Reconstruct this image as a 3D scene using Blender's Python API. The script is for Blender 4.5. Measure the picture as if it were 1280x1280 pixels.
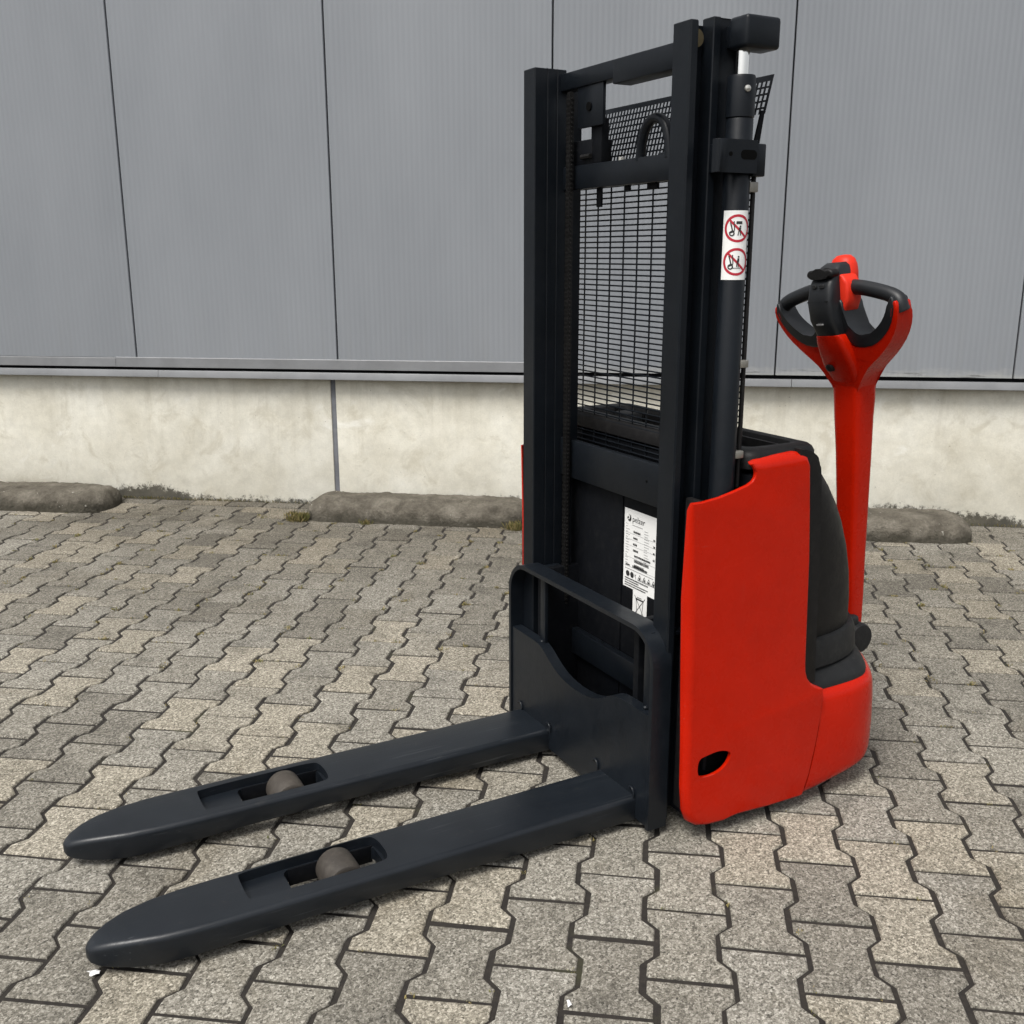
import bpy, bmesh, math, random
from mathutils import Vector, Matrix, geometry, noise
R = math.radians
random.seed(7)
for o in list(bpy.data.objects):
    bpy.data.objects.remove(o)
scene = bpy.context.scene
col = scene.collection

# ------------------------------------------------------------------ camera
CAM_H, PITCH, YAW, ROLL, FPX = 1.3296, 0.2488, 0.139, -0.0016, 1277.7
fwd = Vector((-math.sin(YAW) * math.cos(PITCH), math.cos(YAW) * math.cos(PITCH), -math.sin(PITCH)))
rgt = Vector((math.cos(YAW), math.sin(YAW), 0))
upv = rgt.cross(fwd)
rg2 = rgt * math.cos(ROLL) + upv * math.sin(ROLL)
up2 = -rgt * math.sin(ROLL) + upv * math.cos(ROLL)
cd = bpy.data.cameras.new('camera')
cam = bpy.data.objects.new('camera', cd)
col.objects.link(cam)
cam.matrix_world = Matrix((
    (rg2.x, up2.x, -fwd.x, 0), (rg2.y, up2.y, -fwd.y, 0), (rg2.z, up2.z, -fwd.z, CAM_H), (0, 0, 0, 1)))
cd.sensor_width = 36
cd.lens = FPX / 1280 * 36
cd.clip_end = 2000
cd.clip_start = 0.05
scene.camera = cam

# ------------------------------------------------------------------ sky, sun, exposure
SUN_DIR = Vector((-0.28, -0.52, 1.0)).normalized()          # towards the sun, behind the camera
elev = math.asin(SUN_DIR.z)
w = bpy.data.worlds.new('World')
scene.world = w
w.use_nodes = True
nt = w.node_tree
bg = nt.nodes['Background']
sky = nt.nodes.new('ShaderNodeTexSky')
sky.sky_type = 'NISHITA'
sky.sun_disc = False
sky.sun_elevation = elev
sky.sun_rotation = math.atan2(SUN_DIR.x, SUN_DIR.y)
sky.air_density = 1.0
sky.dust_density = 4.0
sky.ozone_density = 1.0
hs = nt.nodes.new('ShaderNodeHueSaturation')                 # cloud cover: the blue is washed out
hs.inputs['Saturation'].default_value = 0.22
nt.links.new(sky.outputs[0], hs.inputs['Color'])
nt.links.new(hs.outputs[0], bg.inputs[0])
bg.inputs[1].default_value = 0.095
sl = bpy.data.lights.new('sun', 'SUN')
sl.energy = 1.45
sl.angle = R(28)
sl.color = (1.0, 0.965, 0.91)
sun = bpy.data.objects.new('sun', sl)
col.objects.link(sun)
sun.rotation_euler = (-SUN_DIR).to_track_quat('-Z', 'Y').to_euler()
sun.location = (-4, -4, 8)
vs = scene.view_settings
vs.view_transform = 'Standard'
vs.look = 'None'
vs.gamma = 1
vs.exposure = 1.02

# ------------------------------------------------------------------ materials
def new_mat(name):
    m = bpy.data.materials.new(name)
    m.use_nodes = True
    return m, m.node_tree, m.node_tree.nodes['Principled BSDF']

class N:
    """tiny node helper"""
    def __init__(s, nt): s.nt = nt
    def n(s, t, **kw):
        x = s.nt.nodes.new(t)
        for k, v in kw.items(): setattr(x, k, v)
        return x
    def link(s, a, b): s.nt.links.new(a, b)
    def coord(s, kind='Object'): return s.n('ShaderNodeTexCoord').outputs[kind]
    def mapping(s, src, scale=(1, 1, 1), loc=(0, 0, 0)):
        m = s.n('ShaderNodeMapping'); s.link(src, m.inputs[0])
        m.inputs['Scale'].default_value = scale; m.inputs['Location'].default_value = loc
        return m.outputs[0]
    def noise(s, vec, scale, detail=4, rough=.55, dist=0):
        x = s.n('ShaderNodeTexNoise'); s.link(vec, x.inputs['Vector'])
        x.inputs['Scale'].default_value = scale; x.inputs['Detail'].default_value = detail
        x.inputs['Roughness'].default_value = rough; x.inputs['Distortion'].default_value = dist
        return x.outputs[0]
    def voro(s, vec, scale, out='Color', feature='F1'):
        x = s.n('ShaderNodeTexVoronoi', feature=feature); s.link(vec, x.inputs['Vector'])
        x.inputs['Scale'].default_value = scale
        return x.outputs[out]
    def ramp(s, fac, stops):
        x = s.n('ShaderNodeValToRGB'); s.link(fac, x.inputs[0])
        cr = x.color_ramp
        while len(cr.elements) > 1: cr.elements.remove(cr.elements[-1])
        for i, (p, c) in enumerate(stops):
            e = cr.elements[0] if i == 0 else cr.elements.new(p)
            e.position = p
            e.color = (c, c, c, 1) if not hasattr(c, '__len__') else (*c, 1)
        return x.outputs[0]
    def mix(s, fac, a, b, mode='MIX'):
        x = s.n('ShaderNodeMix', data_type='RGBA', blend_type=mode)
        for i, v in ((0, fac), (6, a), (7, b)):
            if hasattr(v, 'is_linked') or hasattr(v, 'links'): s.link(v, x.inputs[i])
            elif i == 0: x.inputs[0].default_value = v
            else: x.inputs[i].default_value = (*v, 1)
        return x.outputs[2]
    def math(s, op, a, b=0.0, clamp=False):
        x = s.n('ShaderNodeMath', operation=op, use_clamp=clamp)
        for i, v in enumerate((a, b)):
            if hasattr(v, 'links'): s.link(v, x.inputs[i])
            else: x.inputs[i].default_value = v
        return x.outputs[0]
    def sep(s, v):
        x = s.n('ShaderNodeSeparateXYZ'); s.link(v, x.inputs[0]); return x.outputs
    def bump(s, h, strength, dist, bsdf):
        x = s.n('ShaderNodeBump'); s.link(h, x.inputs['Height'])
        x.inputs['Strength'].default_value = strength; x.inputs['Distance'].default_value = dist
        s.link(x.outputs[0], bsdf.inputs['Normal'])

def paint(name, base, rough=.4, var=.25, metal=0, orange=0.15, dust=0.0, dustcol=(.25, .24, .22), spec=.5, coat=0, scuff=0):
    """painted metal / plastic with faint blotches, uneven gloss, light orange peel and dust"""
    m, nt_, b = new_mat(name)
    g = N(nt_); c = g.coord()
    big = g.noise(c, 6, 5, .6)
    fine = g.noise(c, 90, 3, .6)
    dark = tuple(x * (1 - var) for x in base); lite = tuple(min(1, x * (1 + var)) for x in base)
    colr = g.mix(g.ramp(big, [(.3, 0), (.7, 1)]), dark, lite)
    if dust:
        sc = g.noise(g.mapping(c, (3, 3, 3)), 14, 6, .7)
        colr = g.mix(g.math('MULTIPLY', g.ramp(sc, [(.5, 0), (.75, 1)]), dust), colr, dustcol)
    if scuff:
        sc1 = g.noise(g.mapping(c, (70, 70, 3)), 1, 4, .6); sc2 = g.noise(g.mapping(c, (4, 60, 90)), 1, 4, .6)
        where = g.ramp(g.noise(c, 4, 3, .5), [(.45, 0), (.62, 1)])
        sm = g.math('MULTIPLY', g.math('MAXIMUM', g.ramp(sc1, [(.70, 0), (.74, 1)]), g.ramp(sc2, [(.70, 0), (.74, 1)])), where)
        colr = g.mix(g.math('MULTIPLY', sm, scuff), colr, (.40, .17, .13))
        grime = g.noise(c, 11, 6, .7)
        colr = g.mix(g.math('MULTIPLY', g.ramp(grime, [(.50, 0), (.72, 1)]), scuff * .55), colr, tuple(x * .45 for x in base))
    g.link(colr, b.inputs['Base Color'])
    rr = g.math('ADD', g.math('MULTIPLY', g.math('SUBTRACT', g.noise(c, 23, 5, .65), .5), .35), rough, True)
    g.link(rr, b.inputs['Roughness'])
    b.inputs['Metallic'].default_value = metal
    b.inputs['Specular IOR Level'].default_value = spec
    if coat:
        b.inputs['Coat Weight'].default_value = coat; b.inputs['Coat Roughness'].default_value = .15
    if orange: g.bump(fine, orange, .002, b)
    return m

M = {}
M['steel'] = paint('anthracite_paint', (.0060, .0081, .0112), .36, .2, dust=.015, orange=.12, spec=.30)
M['mast'] = paint('mast_paint', (.0050, .0067, .0092), .38, .2, dust=.010, orange=.08, spec=.22)
M['dark'] = paint('dark_interior_steel', (.0030, .0036, .0050), .6, .2, dust=.02, spec=.12)
M['red'] = paint('red_enamel', (.44, .0098, .0011), .28, .06, orange=.03, spec=.17, scuff=.20)
M['redcap'] = paint('orange_red_plastic', (.60, .026, .010), .45, .04, orange=.04, spec=.2)
M['black'] = paint('black_grained_plastic', (.0058, .0054, .0056), .55, .15, orange=.35, dust=.03, spec=.25)
M['rubber'] = paint('dark_grey_rubber', (.0125, .013, .0135), .62, .15, orange=.3, dust=.05, spec=.25)
M['gripm'] = paint('grip_plastic', (.0095, .0108, .0125), .42, .15, orange=.1, spec=.4)
M['void'] = paint('cavity', (.003, .003, .003), .8, .1, spec=.05)
M['chain'] = paint('greasy_chain_steel', (.0075, .0072, .007), .4, .3, metal=.0, orange=.3, spec=.4)
M['chrome'] = paint('chromed_rod', (.78, .77, .74), .14, .06, metal=1, orange=.0)
M['zinc'] = paint('zinc_plated_steel', (.55, .54, .50), .35, .15, metal=.8)
M['roller'] = paint('worn_polyurethane', (.040, .033, .026), .7, .25, dust=.3, dustcol=(.13, .115, .095), orange=.4)
M['white'] = paint('white_label', (.80, .80, .78), .45, .03, orange=0)
M['ink'] = paint('black_print', (.02, .02, .02), .6, .05, orange=0)
M['inkgrey'] = paint('grey_print', (.22, .22, .22), .6, .05, orange=0)
M['inkred'] = paint('red_print', (.42, .012, .03), .5, .05, orange=0)
M['brass'] = paint('brass_pulley', (.16, .13, .075), .4, .15, metal=.7)
M['clipm'] = paint('pale_metal_clip', (.22, .21, .185), .4, .15, metal=.4)
M['paper'] = paint('paper_litter', (.75, .75, .74), .8, .1)
M['joint'] = paint('grey_sealant', (.13, .135, .15), .7, .3, orange=.3, dust=.25)

def make_brushed_fork():
    m, nt_, b = new_mat('fork_paint')
    g = N(nt_); c = g.coord()
    st = g.noise(g.mapping(c, (4, 160, 30)), 3, 6, .7)
    big = g.noise(c, 7, 5, .6)
    colr = g.mix(g.ramp(big, [(.3, 0), (.7, 1)]), (.0050, .0068, .0096), (.0080, .0106, .0142))
    colr = g.mix(g.math('MULTIPLY', g.ramp(st, [(.58, 0), (.75, 1)]), .35), colr, (.026, .030, .036))
    dirt = g.noise(c, 34, 6, .75)
    colr = g.mix(g.math('MULTIPLY', g.ramp(dirt, [(.60, 0), (.74, 1)]), .22), colr, (.07, .065, .055))
    g.link(colr, b.inputs['Base Color'])
    n_sc = g.noise(g.mapping(c, (2.5, 260, 260)), 1, 3, .6)
    wear = g.math('MULTIPLY', g.ramp(n_sc, [(.66, 0), (.71, 1)]), g.ramp(big, [(.40, .15), (.6, 1)]))
    final = g.mix(g.math('MULTIPLY', wear, .60), colr, (.10, .105, .112))
    g.link(final, b.inputs['Base Color'])
    b.inputs['Specular IOR Level'].default_value = .40
    g.link(g.math('ADD', g.math('MULTIPLY', st, .34), .18, True), b.inputs['Roughness'])
    g.bump(st, .2, .001, b)
    return m
M['fork'] = make_brushed_fork()

def make_paver(name, island):
    m, nt_, b = new_mat(name)
    g = N(nt_)
    geo = g.n('ShaderNodeNewGeometry')
    pos = geo.outputs['Position']
    if island: rnd = geo.outputs['Random Per Island']
    else: rnd = g.n('ShaderNodeObjectInfo').outputs['Random']
    # exposed aggregate: pale and dark grains of 2-5 mm in a grey binder
    warp = g.n('ShaderNodeVectorMath', operation='ADD'); g.link(pos, warp.inputs[0])
    off = g.n('ShaderNodeCombineXYZ'); g.link(g.math('MULTIPLY', rnd, 37.0), off.inputs[0]); g.link(g.math('MULTIPLY', rnd, 11.0), off.inputs[2])
    g.link(off.outputs[0], warp.inputs[1]); p2 = warp.outputs[0]
    grain = g.n('ShaderNodeRGBToBW'); g.link(g.voro(p2, 210), grain.inputs[0])
    grain2 = g.n('ShaderNodeRGBToBW'); g.link(g.voro(p2, 420), grain2.inputs[0])
    gg = g.math('ADD', g.math('MULTIPLY', grain.outputs[0], .55), g.math('MULTIPLY', grain2.outputs[0], .45))
    colr = g.ramp(gg, [(.14, (.050, .046, .039)), (.38, (.158, .147, .124)), (.58, (.248, .233, .200)), (.84, (.47, .448, .40))])
    # each stone its own tone
    tone = g.ramp(rnd, [(0, (.70, .69, .67)), (.3, (.94, .93, .90)), (.6, (1.0, 1.0, .99)), (.85, (1.13, 1.09, 1.0)), (1, (1.24, 1.20, 1.12))])
    colr = g.mix(1.0, colr, tone, 'MULTIPLY')
    # weathering: blotches and a grimy run of stones towards the wall
    blot = g.noise(pos, 5.5, 6, .65)
    colr = g.mix(1.0, colr, g.ramp(blot, [(.30, .62), (.46, .96), (.60, 1.0), (.72, 1.12)]), 'MULTIPLY')
    big = g.noise(g.mapping(pos, (.55, .9, 1), (3.1, 1.7, 0)), 1.1, 4, .6)
    y = g.sep(pos)[1]
    far = g.n('ShaderNodeMapRange'); g.link(y, far.inputs[0])
    far.inputs[1].default_value = 2.9; far.inputs[2].default_value = 4.7
    far.inputs[3].default_value = 0; far.inputs[4].default_value = 1
    grime = g.math('MULTIPLY', g.ramp(big, [(.30, 0), (.52, 1)]), far.outputs[0])
    colr = g.mix(g.math('MULTIPLY', grime, .85), colr, g.mix(1.0, colr, (.50, .48, .45), 'MULTIPLY'))
    st_ = g.noise(pos, 1.7, 5, .7, .6)
    colr = g.mix(g.math('MULTIPLY', g.ramp(st_, [(.56, 0), (.66, 1)]), .45), colr, g.mix(1.0, colr, (.58, .54, .47), 'MULTIPLY'))
    # a few lime and bird spots
    spot = g.noise(pos, 17, 3, .5)
    colr = g.mix(g.math('MULTIPLY', g.ramp(spot, [(.74, 0), (.80, 1)]), .35), colr, (.55, .53, .49))
    g.link(colr, b.inputs['Base Color'])
    b.inputs['Roughness'].default_value = .88
    b.inputs['Specular IOR Level'].default_value = .3
    g.bump(gg, .55, .003, b)
    return m
M['paver'] = make_paver('concrete_paver', False)
M['paver_island'] = make_paver('concrete_paver_far', True)

def make_sand():
    m, nt_, b = new_mat('joint_sand')
    g = N(nt_); p = g.n('ShaderNodeNewGeometry').outputs['Position']
    n1 = g.noise(p, 60, 6, .7)
    n2 = g.noise(p, 4, 4, .6)
    c = g.ramp(n1, [(.3, (.009, .007, .0055)), (.6, (.021, .017, .013)), (.8, (.052, .043, .033))])
    c = g.mix(g.math('MULTIPLY', g.ramp(n2, [(.6, 0), (.72, 1)]), .5), c, (.06, .062, .022))
    g.link(c, b.inputs['Base Color']); b.inputs['Roughness'].default_value = .95
    g.bump(n1, .8, .004, b)
    return m
M['sand'] = make_sand()

def make_panel():
    m, nt_, b = new_mat('grey_coated_sheet')
    g = N(nt_); p = g.n('ShaderNodeNewGeometry').outputs['Position']
    z = g.sep(p)[2]
    base = g.mix(g.ramp(g.noise(g.mapping(p, (1, 1, .35)), 1.3, 4, .6), [(.3, 0), (.7, 1)]), (.186, .199, .216), (.226, .240, .258))
    rnd = g.n('ShaderNodeObjectInfo').outputs['Random']
    base = g.mix(1.0, base, g.ramp(rnd, [(0, .955), (1, 1.035)]), 'MULTIPLY')
    # rain streaks and splash dirt along the lower edge
    st = g.noise(g.mapping(p, (26, 1, .7)), 1, 5, .7)
    low = g.n('ShaderNodeMapRange'); g.link(z, low.inputs[0])
    low.inputs[1].default_value = 1.15; low.inputs[2].default_value = .74; low.inputs[3].default_value = 0; low.inputs[4].default_value = 1
    base = g.mix(g.math('MULTIPLY', g.math('MULTIPLY', g.ramp(st, [(.45, 0), (.75, 1)]), low.outputs[0]), .35), base, (.20, .205, .205))
    edge = g.n('ShaderNodeMapRange'); g.link(g.math('ADD', z, g.math('MULTIPLY', g.noise(g.mapping(p, (9, 1, 22)), 1, 6, .75), .10)), edge.inputs[0])
    edge.inputs[1].default_value = .835; edge.inputs[2].default_value = .795; edge.inputs[3].default_value = 0; edge.inputs[4].default_value = 1
    base = g.mix(g.math('MULTIPLY', edge.outputs[0], .55), base, (.36, .36, .345))
    blk = g.noise(g.mapping(p, (5, 1, 60)), 1, 5, .7)
    lowest = g.n('ShaderNodeMapRange'); g.link(z, lowest.inputs[0])
    lowest.inputs[1].default_value = .80; lowest.inputs[2].default_value = .745; lowest.inputs[3].default_value = 0; lowest.inputs[4].default_value = 1
    base = g.mix(g.math('MULTIPLY', g.math('MULTIPLY', g.ramp(blk, [(.58, 0), (.66, 1)]), lowest.outputs[0]), .7), base, (.05, .05, .05))
    g.link(base, b.inputs['Base Color'])
    b.inputs['Metallic'].default_value = .0
    b.inputs['Specular IOR Level'].default_value = .5
    g.link(g.math('ADD', g.math('MULTIPLY', g.noise(p, 3, 4, .6), .15), .34), b.inputs['Roughness'])
    g.bump(g.noise(g.mapping(p, (14, 14, 2.2)), 1, 3, .5), .25, .003, b)
    return m
M['panel'] = make_panel()
M['flash'] = paint('flashing_grey', (.165, .170, .176), .42, .14, dust=.14, orange=.06, spec=.4)

def make_concrete():
    m, nt_, b = new_mat('cast_concrete')
    g = N(nt_); p = g.n('ShaderNodeNewGeometry').outputs['Position']
    s = g.sep(p); z = s[2]
    n1 = g.noise(p, 2.3, 7, .62, .4)
    n2 = g.noise(p, 17, 6, .7)
    n3 = g.noise(p, 120, 3, .6)
    c = g.ramp(n1, [(.28, (.495, .468, .385)), (.5, (.605, .583, .500)), (.68, (.690, .674, .598))])
    c = g.mix(.55, c, g.mix(1.0, c, g.ramp(n2, [(.3, .80), (.6, 1.04), (.75, 1.1)]), 'MULTIPLY'))
    c = g.mix(.35, c, g.mix(1.0, c, g.ramp(n3, [(.3, .85), (.7, 1.1)]), 'MULTIPLY'))
    # run-off streaks from the flashing
    st = g.noise(g.mapping(p, (15, 1, .9)), 1, 6, .72, .2)
    top = g.n('ShaderNodeMapRange'); g.link(z, top.inputs[0])
    top.inputs[1].default_value = .10; top.inputs[2].default_value = .70; top.inputs[3].default_value = .15; top.inputs[4].default_value = 1
    c = g.mix(g.math('MULTIPLY', g.math('MULTIPLY', g.ramp(st, [(.52, 0), (.72, 1)]), top.outputs[0]), .30), c, (.27, .235, .165))
    mot = g.noise(p, 5.5, 6, .7, .8)
    c = g.mix(g.math('MULTIPLY', g.ramp(mot, [(.54, 0), (.66, 1)]), .38), c, (.37, .335, .25))
    c = g.mix(g.math('MULTIPLY', g.ramp(g.noise(p, 3.7, 6, .7, .5), [(.60, 0), (.70, 1)]), .5), c, (.74, .735, .69))
    # small pores
    po = g.voro(p, 34, 'Distance')
    pm = g.math('MULTIPLY', g.ramp(po, [(.07, 1), (.11, 0)]), g.ramp(g.noise(p, 9, 2, .5), [(.55, 0), (.65, 1)]))
    c = g.mix(g.math('MULTIPLY', pm, .6), c, (.14, .125, .10))
    # damp moss and splash dirt climbing from the paving, ragged
    rag = g.noise(g.mapping(p, (1, 1, 1)), 34, 7, .8)
    wide = g.noise(g.mapping(p, (.75, 1, .0), (1.35, 0, 0)), 1.0, 2, .5)
    hgt = g.math('ADD', g.math('MULTIPLY', g.ramp(wide, [(.46, 0), (.72, 1)]), .14), .016)
    e = g.math('SUBTRACT', g.math('ADD', z, g.math('MULTIPLY', g.math('SUBTRACT', rag, .5), .17)), hgt)
    mm = g.ramp(g.math('ADD', g.math('MULTIPLY', e, -9.0), .5), [(.42, 0), (.62, 1)])
    mossc = g.ramp(n2, [(.35, (.018, .016, .011)), (.6, (.050, .043, .028)), (.75, (.11, .095, .06))])
    c = g.mix(g.math('MULTIPLY', mm, .88), c, mossc)
    g.link(c, b.inputs['Base Color'])
    b.inputs['Roughness'].default_value = .9
    b.inputs['Specular IOR Level'].default_value = .25
    g.bump(g.math('ADD', g.math('MULTIPLY', n2, .5), g.math('MULTIPLY', n3, .4)), .35, .004, b)
    return m
M['concrete'] = make_concrete()

def make_stop():
    m, nt_, b = new_mat('weathered_kerb_concrete')
    g = N(nt_); p = g.n('ShaderNodeNewGeometry').outputs['Position']
    nz = g.sep(g.n('ShaderNodeNewGeometry').outputs['Normal'])[2]
    n1 = g.noise(p, 8, 7, .68); n2 = g.noise(p, 70, 5, .7)
    c = g.ramp(n1, [(.3, (.068, .060, .047)), (.5, (.132, .118, .094)), (.7, (.222, .202, .166))])
    c = g.mix(.6, c, g.mix(1.0, c, g.ramp(n2, [(.3, .55), (.55, 1.0), (.75, 1.35)]), 'MULTIPLY'))
    # lichen specks and a mossy skin low down
    c = g.mix(g.math('MULTIPLY', g.ramp(g.noise(p, 38, 3, .5), [(.70, 0), (.75, 1)]), .75), c, (.50, .48, .42))
    z = g.sep(p)[2]
    e = g.math('ADD', z, g.math('MULTIPLY', g.math('SUBTRACT', n1, .5), .10))
    c = g.mix(g.math('MULTIPLY', g.ramp(e, [(.02, 1), (.06, 0)]), .6), c, (.040, .038, .028))
    g.link(c, b.inputs['Base Color']); b.inputs['Roughness'].default_value = .95
    b.inputs['Specular IOR Level'].default_value = .2
    g.bump(g.math('ADD', n1, n2), 1.0, .014, b)
    return m
M['stop'] = make_stop()

def make_weed():
    m, nt_, b = new_mat('dry_weed')
    g = N(nt_)
    r = g.n('ShaderNodeNewGeometry').outputs['Random Per Island']
    c = g.ramp(r, [(0, (.075, .085, .020)), (.35, (.17, .14, .045)), (.7, (.28, .215, .095)), (1, (.11, .13, .03))])
    g.link(c, b.inputs['Base Color']); b.inputs['Roughness'].default_value = .8
    return m
M['weed'] = make_weed()

# ------------------------------------------------------------------ mesh helpers
def link(me, name, mat, parent=None, sharp=35, smooth=True):
    if smooth:
        bm = bmesh.new(); bm.from_mesh(me)
        a = R(sharp)
        for f in bm.faces: f.smooth = True
        for e in bm.edges:
            e.smooth = not (len(e.link_faces) != 2 or e.calc_face_angle(0) > a)
        bm.to_mesh(me); bm.free()
    if mat is not None and not me.materials: me.materials.append(M[mat] if isinstance(mat, str) else mat)
    o = bpy.data.objects.new(name, me)
    col.objects.link(o)
    if parent: o.parent = parent
    return o

def obj(name, bm, mat, parent=None, sharp=35, smooth=True):
    me = bpy.data.meshes.new(name)
    bmesh.ops.recalc_face_normals(bm, faces=bm.faces)
    bm.to_mesh(me); bm.free()
    return link(me, name, mat, parent, sharp, smooth)

def empty(name, loc=(0, 0, 0), rz=0):
    o = bpy.data.objects.new(name, None)
    col.objects.link(o); o.location = loc; o.rotation_euler = (0, 0, rz); o.empty_display_size = .1
    return o

def tag(o, label=None, cat=None, group=None, kind=None):
    if label: o['label'] = label
    if cat: o['category'] = cat
    if group: o['group'] = group
    if kind: o['kind'] = kind
    return o

def box(bm, x0, x1, y0, y1, z0, z1, bev=0, seg=2):
    vs_ = [bm.verts.new(p) for p in ((x0, y0, z0), (x1, y0, z0), (x1, y1, z0), (x0, y1, z0), (x0, y0, z1), (x1, y0, z1), (x1, y1, z1), (x0, y1, z1))]
    fs = [bm.faces.new([vs_[i] for i in q]) for q in ((0, 3, 2, 1), (4, 5, 6, 7), (0, 1, 5, 4), (1, 2, 6, 5), (2, 3, 7, 6), (3, 0, 4, 7))]
    if bev:
        es = list({e for f in fs for e in f.edges})
        bmesh.ops.bevel(bm, geom=es, offset=bev, segments=seg, affect='EDGES', profile=.5)

def prism(bm, pts, a0, a1, axis, bev=0, seg=2):
    """polygon pts (2D) extruded along axis: 'x' -> pts are (y,z), 'y' -> (x,z), 'z' -> (x,y)"""
    def P(p, a): return {'x': (a, p[0], p[1]), 'y': (p[0], a, p[1]), 'z': (p[0], p[1], a)}[axis]
    A = [bm.verts.new(P(p, a0)) for p in pts]; B = [bm.verts.new(P(p, a1)) for p in pts]
    n = len(pts)
    fs = [bm.faces.new(A), bm.faces.new(B[::-1])]
    for i in range(n): fs.append(bm.faces.new((A[i], B[i], B[(i + 1) % n], A[(i + 1) % n])))
    if bev:
        es = list(set(fs[0].edges) | set(fs[1].edges))
        bmesh.ops.bevel(bm, geom=es, offset=bev, segments=seg, affect='EDGES', profile=.5)

def tube(bm, path, rad, seg=12, caps=True):
    """round tube along points; rad a number or list"""
    path = [Vector(p) for p in path]; n = len(path)
    rad = rad if hasattr(rad, '__len__') else [rad] * n
    t0 = (path[1] - path[0]).normalized()
    ref = Vector((0, 0, 1)) if abs(t0.z) < .9 else Vector((1, 0, 0))
    nrm = t0.cross(ref).normalized()
    rings = []
    for i, p in enumerate(path):
        t = (path[min(i + 1, n - 1)] - path[max(i - 1, 0)]).normalized()
        nrm = (nrm - t * nrm.dot(t)).normalized()
        b = t.cross(nrm)
        rings.append([bm.verts.new(p + (nrm * math.cos(2 * math.pi * k / seg) + b * math.sin(2 * math.pi * k / seg)) * rad[i]) for k in range(seg)])
    for i in range(n - 1):
        for k in range(seg):
            bm.faces.new((rings[i][k], rings[i][(k + 1) % seg], rings[i + 1][(k + 1) % seg], rings[i + 1][k]))
    if caps: bm.faces.new(rings[0][::-1]); bm.faces.new(rings[-1])

def loft(bm, rings, caps=True):
    rv = [[bm.verts.new(p) for p in r] for r in rings]
    n = len(rv[0])
    for a, b in zip(rv, rv[1:]):
        for k in range(n): bm.faces.new((a[k], a[(k + 1) % n], b[(k + 1) % n], b[k]))
    if caps: bm.faces.new(rv[0][::-1]); bm.faces.new(rv[-1])
    return rv

def lathe(bm, prof, center, axis='y', seg=24):
    """prof: list of (radius, along)"""
    c = Vector(center); rings = []
    for r, a in prof:
        ring = []
        for k in range(seg):
            u, v = r * math.cos(2 * math.pi * k / seg), r * math.sin(2 * math.pi * k / seg)
            ring.append(c + Vector({'y': (u, a, v), 'x': (a, u, v), 'z': (u, v, a)}[axis]))
        rings.append(ring)
    loft(bm, rings)

def arc(cx, cy, r, a0, a1, n):
    return [(cx + r * math.cos(R(a0 + (a1 - a0) * i / n)), cy + r * math.sin(R(a0 + (a1 - a0) * i / n))) for i in range(n + 1)]

def rrect(x0, x1, y0, y1, r, n=5):
    return arc(x1 - r, y1 - r, r, 0, 90, n) + arc(x0 + r, y1 - r, r, 90, 180, n) + arc(x0 + r, y0 + r, r, 180, 270, n) + arc(x1 - r, y0 + r, r, 270, 360, n)

def smooth_poly(pts, it=2, closed=False):
    """Chaikin"""
    for _ in range(it):
        out = [] if closed else [pts[0]]
        m = len(pts)
        for i in range(m if closed else m - 1):
            a, b = pts[i], pts[(i + 1) % m]
            out.append((a[0] * .75 + b[0] * .25, a[1] * .75 + b[1] * .25))
            out.append((a[0] * .25 + b[0] * .75, a[1] * .25 + b[1] * .75))
        if not closed: out.append(pts[-1])
        pts = out
    return pts

# ------------------------------------------------------------------ ground and paving
WALL_Y = 5.2156
bm = bmesh.new()
box(bm, -120, 120, -120, WALL_Y + 60, -.4, -.0045)
ground = tag(obj('ground', bm, 'sand', smooth=False), kind='structure')

P, PL, A = .1465, .2145, .0128         # column pitch, stone length, half the zigzag
J = .0054                              # half joint width
T0, D0 = .394, 1.8905
def paver_outline():
    hw, hn, L = P / 2 + A - J, P / 2 - A - J, PL / 2 - J * 1.05
    d1, d2 = .066, .0395
    right = [(hw, -L), (hw, -d1 - .001), (hn, -d2), (hn, d2), (hw, d1 + .001), (hw, L)]
    return right + [(-x, y) for x, y in reversed(right)]
def paver_bm(bm, cx, cy, seed, mirror=1):
    rn = random.Random(seed)
    tilt = (rn.uniform(-.010, .010), rn.uniform(-.010, .010)); dz = rn.uniform(-.0018, .0012)
    dx, dy, ro = rn.uniform(-.0012, .0012), rn.uniform(-.0014, .0014), rn.uniform(-.006, .006)
    pts = [(x + rn.uniform(-.0011, .0011), y + rn.uniform(-.0011, .0011)) for x, y in paver_outline()]
    def ring(inset, z):
        out = []
        n = len(pts)
        for i, p in enumerate(pts):
            a, b, c = Vector(pts[i - 1]), Vector(p), Vector(pts[(i + 1) % n])
            n1 = (b - a).normalized(); n2 = (c - b).normalized()
            m = Vector((-n1.y - n2.y, n1.x + n2.x))
            k = m.length_squared / 2
            q = b + m / max(k, .3) * inset
            x, y = q.x * math.cos(ro) - q.y * math.sin(ro) + dx, q.x * math.sin(ro) + q.y * math.cos(ro) + dy
            out.append((cx + x, cy + y, z + dz + x * tilt[0] + y * tilt[1]))
        return out
    rv = [[bm.verts.new(p) for p in ring(i, z)] for i, z in ((0, -.03), (0, -.0038), (.0014, -.0012), (.0038, 0))]
    n = len(pts)
    for a, b in zip(rv, rv[1:]):
        for k in range(n): bm.faces.new((a[k], a[(k + 1) % n], b[(k + 1) % n], b[k]))
    bm.faces.new(rv[-1])

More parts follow.
